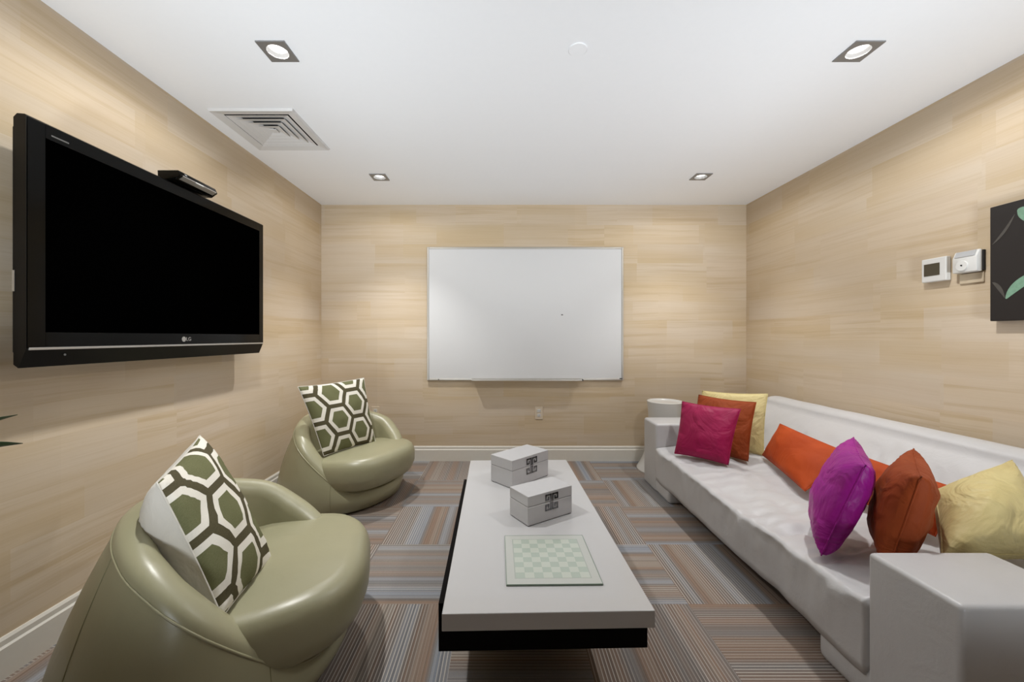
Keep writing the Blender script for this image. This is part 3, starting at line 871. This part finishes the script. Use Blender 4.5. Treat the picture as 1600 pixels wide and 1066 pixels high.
pillow('patterned_cushion', 'olive and white hexagon cushion with plain white back in the near green armchair', 'cushion',
       ((-.80, 1.13, .37), (-.83, 1.43, .36), (-1.20, 1.57, .78), (-1.03, 1.18, .735)), .15, [M['hex'], M['linen']], HX, seed=12, pinch=.04, wr=.012, back_th=.37, uvo=(.03, .0))

# ------------------------------------------------------------------ potted plant at the left edge
t = thing('potted_plant', 'dark green leafy plant at the left edge, only leaf tips showing', 'plant', (-1.50, .80, 0))
bm = bmesh.new(); lathe(bm, [(.001, 0), (.11, 0), (.12, .02), (.15, .30), (.152, .33), (.140, .33), (.136, .30), (.001, .295)], n=36)
autosmooth(link('pot', bm, M['pot'], t))
link('soil', lathe(bmesh.new(), [(.001, .296), (.135, .296), (.120, .306), (.001, .31)], n=24), M['soil'], t)
def leaf(base, tip, w, droop, up=0.0):
    bm = bmesh.new(); base, tip = Vector(base), Vector(tip); n = 10
    d = tip-base; side = (d.cross(Vector((0, 0, 1))).normalized()+Vector((0, 0, up))).normalized(); L, Rr, Mi = [], [], []
    for i in range(n+1):
        s = i/n
        p = base+d*s+Vector((0, 0, droop*math.sin(PI*s)))
        ww = w*math.sin(PI*min(1, s*.92+.08))**.9*(1-s*.35)+.0006
        Mi.append(bm.verts.new(p-Vector((0, 0, ww*.25)))); L.append(bm.verts.new(p+side*ww)); Rr.append(bm.verts.new(p-side*ww))
    for i in range(n):
        bm.faces.new((L[i], L[i+1], Mi[i+1], Mi[i])); bm.faces.new((Mi[i], Mi[i+1], Rr[i+1], Rr[i]))
    r = bmesh.ops.extrude_face_region(bm, geom=bm.faces[:])
    for v in r['geom']:
        if isinstance(v, bmesh.types.BMVert): v.co.z += .0012
    link('leaf', bm, M['leaf'], t, smooth=True)
sb = bmesh.new(); tube(sb, [(0, 0, .29), (.01, .02, .55), (0, .03, .90)], .009, 8); link('stem', sb, M['leaf'], t, smooth=True)
leaf((0, .03, .80), (.027, .404, .932), .030, .03, 1.1)      # upper tip in view
leaf((0, .03, .74), (.043, .404, .845), .036, .06, 1.1)     # lower tip in view
for k, (a, z0, ln, up) in enumerate([(200, .85, .26, .1), (250, .8, .25, .12), (300, .88, .25, .08), (340, .76, .24, .1), (20, .9, .22, .12), (130, .88, .14, .16), (270, .62, .24, .04), (320, .55, .22, .03), (170, .6, .18, .1)]):
    leaf((0, .03, z0), (ln*.72*math.cos(R(a)), .03+ln*math.sin(R(a)), z0+up), .032, .05)

# ------------------------------------------------------------------ light
E_FILL = 22.5
W = bpy.data.worlds.new('ambient_fill'); S.world = W; W.use_nodes = True  # even ambient world added as fill, no sky source; the closed room blocks it
wt = W.node_tree; bg = wt.nodes['Background']
bg.inputs[0].default_value = (.95, .97, 1, 1); bg.inputs[1].default_value = .15
# fill lamps added behind the camera to brighten the ceiling, not a real source
for fx in (-.85, 1.4):
    L = bpy.data.lights.new('ceiling_fill', 'AREA'); L.shape = 'DISK'; L.size = .4; L.energy = E_FILL; L.color = (.90, .955, 1); L.spread = R(78)
    lo = bpy.data.objects.new('ceiling_fill', L); COL.objects.link(lo); lo.location = (fx, -.6, .6); lo.rotation_euler = (R(180-57), 0, 0)

# ------------------------------------------------------------------ camera
cam = bpy.data.cameras.new('camera'); co = bpy.data.objects.new('camera', cam); COL.objects.link(co)
cam.sensor_width = 36; cam.lens = 620/1600*36; cam.clip_start = .02
cam.shift_x = 14/1600; cam.shift_y = -6/1600
co.location = (0, 0, 1.168); co.rotation_euler = (R(90), 0, 0)
S.camera = co
S.view_settings.view_transform = 'Standard'; S.view_settings.look = 'None'; S.view_settings.gamma = 1; S.view_settings.exposure = -0.42
S.cycles.max_bounces = 10; S.cycles.diffuse_bounces = 6; S.cycles.use_denoising = True; S.cycles.sample_clamp_indirect = 6
